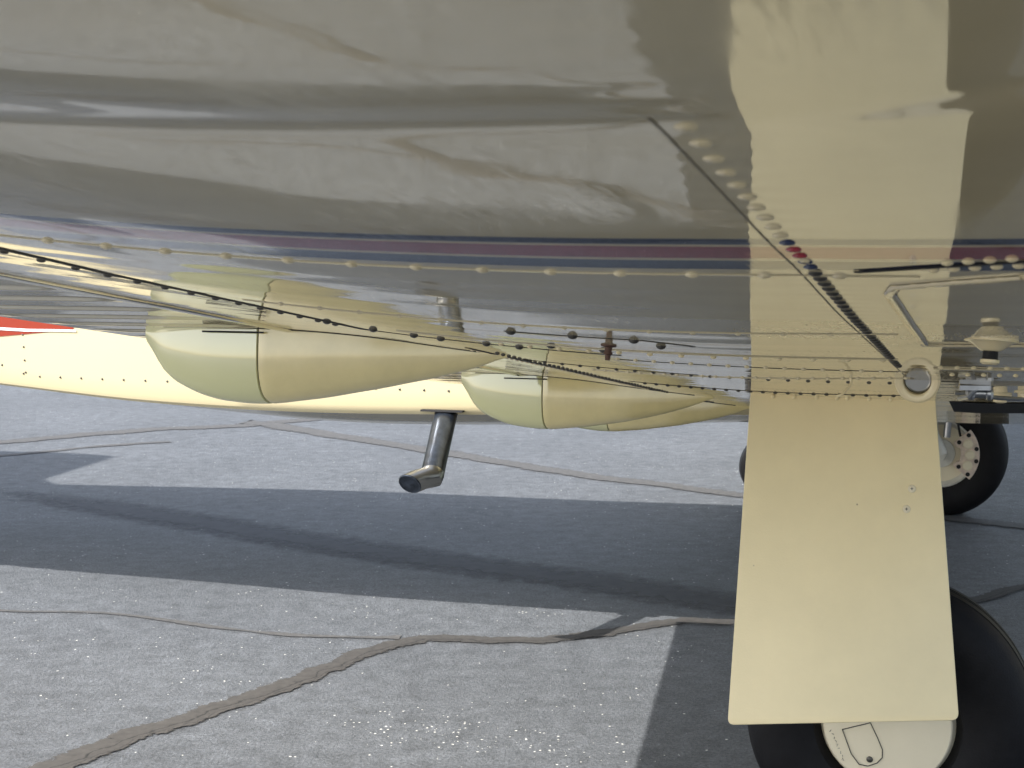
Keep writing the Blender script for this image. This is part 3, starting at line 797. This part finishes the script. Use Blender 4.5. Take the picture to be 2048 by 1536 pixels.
    b_ = MB(); b_.tube(catmull([(-.03, -sign * .19, .72), (-.07, -sign * .2, .55), (-.085, -sign * .19, .46), (-.095, -sign * .17, .41)], 5), .006, 8); b_.build('brake_hose', M['black'], root)
    # door: flat tapered plate outboard of the wheel
    q = [(.283, 2.465, 1.075), (-.110, 2.465, 1.075), (-.179, 2.60, .401), (.305, 2.60, .349)]
    V = [Vector((p[0] + .022, sign * p[1] - y, p[2])) for p in q]
    TL, TR, BR, BL = V
    def rc(c_, p_, n_, r):   # rounded corner
        e1 = (p_ - c_).normalized(); e2 = (n_ - c_).normalized(); out = []
        for k2 in range(7):
            t = k2 / 6; out.append(c_ + e1 * r * (1 - t) ** 2 + e2 * r * t ** 2)
        return out
    loop = [TL, TR] + rc(BR, TR, BL, .016) + rc(BL, BR, TL, .016)
    nrm = (TR - TL).cross(BL - TL).normalized()
    if nrm.y * sign < 0: nrm = -nrm
    cen = sum(V, Vector()) / 4
    b_ = MB(); secs = []
    for off, sh in ((-.012, .997), (-.010, 1), (.0015, 1), (.004, .9975), (.0045, .994)):
        secs.append([cen + (p - cen) * sh + nrm * off for p in loop])
    b_.loft(secs)
    dr = b_.build('gear_door', M['door'], plane, auto=25); dr.location = root.location
    if sign > 0:
        def dp(a, z):   # point on the outer face
            A0 = cen + nrm * .0045; dz = z - A0.z; x = a + .022
            yy_ = A0.y + (-nrm.z * dz - nrm.x * (x - A0.x)) / nrm.y
            return Vector((x, yy_, z))
        for a in (.233, .188, .139, .095, .074, .027, -.018):
            b_ = MB(); b_.dome(dp(a, 1.057), nrm, .0048, .003, 14); b_.build('rivet', M['door'], dr, auto=50)
        for a, z in ((-.069, .871), (-.059, .828)):
            b_ = MB(); b_.lathe(dp(a, z), nrm, [(0, .0085), (.001, .0082), (.0022, .007)], 20); b_.lathe(dp(a, z) + nrm * .002, nrm, [(0, .0055), (.0015, .005), (.002, .003)], 16)
            sw = b_.build('door_screw', M['hub'], dr, auto=40)
            b_ = MB(); c2_ = dp(a, z) + nrm * .0042
            b_.box(c2_, (.006, .0006, .0012)); b_.box(c2_, (.0012, .0007, .006)); b_.build('screw_slot', M['black'], dr, False)
    return root
gear(1); gear(-1)

# ------------------------------------------------------------------ small wheeled cart behind the aircraft
cart = bpy.data.objects.new('hand_cart', None); C.objects.link(cart); cart.location = (1.385, 8.50, 0)
tag(cart, 'low hand cart with small black tyres, mostly hidden behind the cream gear door', 'cart')
for x in (-.02, .52):
    b_ = MB(); pr = [(-.025, .09), (-.04, .11), (-.04, .145), (-.028, .165), (0, .17), (.028, .165), (.04, .145), (.04, .11), (.025, .09)]
    n = 48; k = len(pr); vs = []; fs = []
    for i in range(n):
        t = 2 * math.pi * i / n
        for h, r in pr: vs.append((x + r * math.cos(t), h, .17 + r * math.sin(t)))
    for i in range(n):
        for j in range(k): fs.append((i * k + j, ((i + 1) % n) * k + j, ((i + 1) % n) * k + (j + 1) % k, i * k + (j + 1) % k))
    b_.add(vs, fs); ty = b_.build('tyre', M['rubber'], cart, auto=40)
    b_ = MB(); b_.lathe((x, -.02, .17), (0, 1, 0), [(-.008, .03), (0, .088), (.04, .088), (.048, .03)], 24); b_.build('rim', M['steel'], ty, auto=30)
b_ = MB(); b_.tube([(-.02, .03, .17), (.52, .03, .17)], .012, 10); b_.box((.25, .12, .21), (.42, .22, .03)); b_.tube([(.25, .2, .2), (.27, .5, .16)], .015, 10)
b_.build('frame', M['steel'], cart, auto=30)
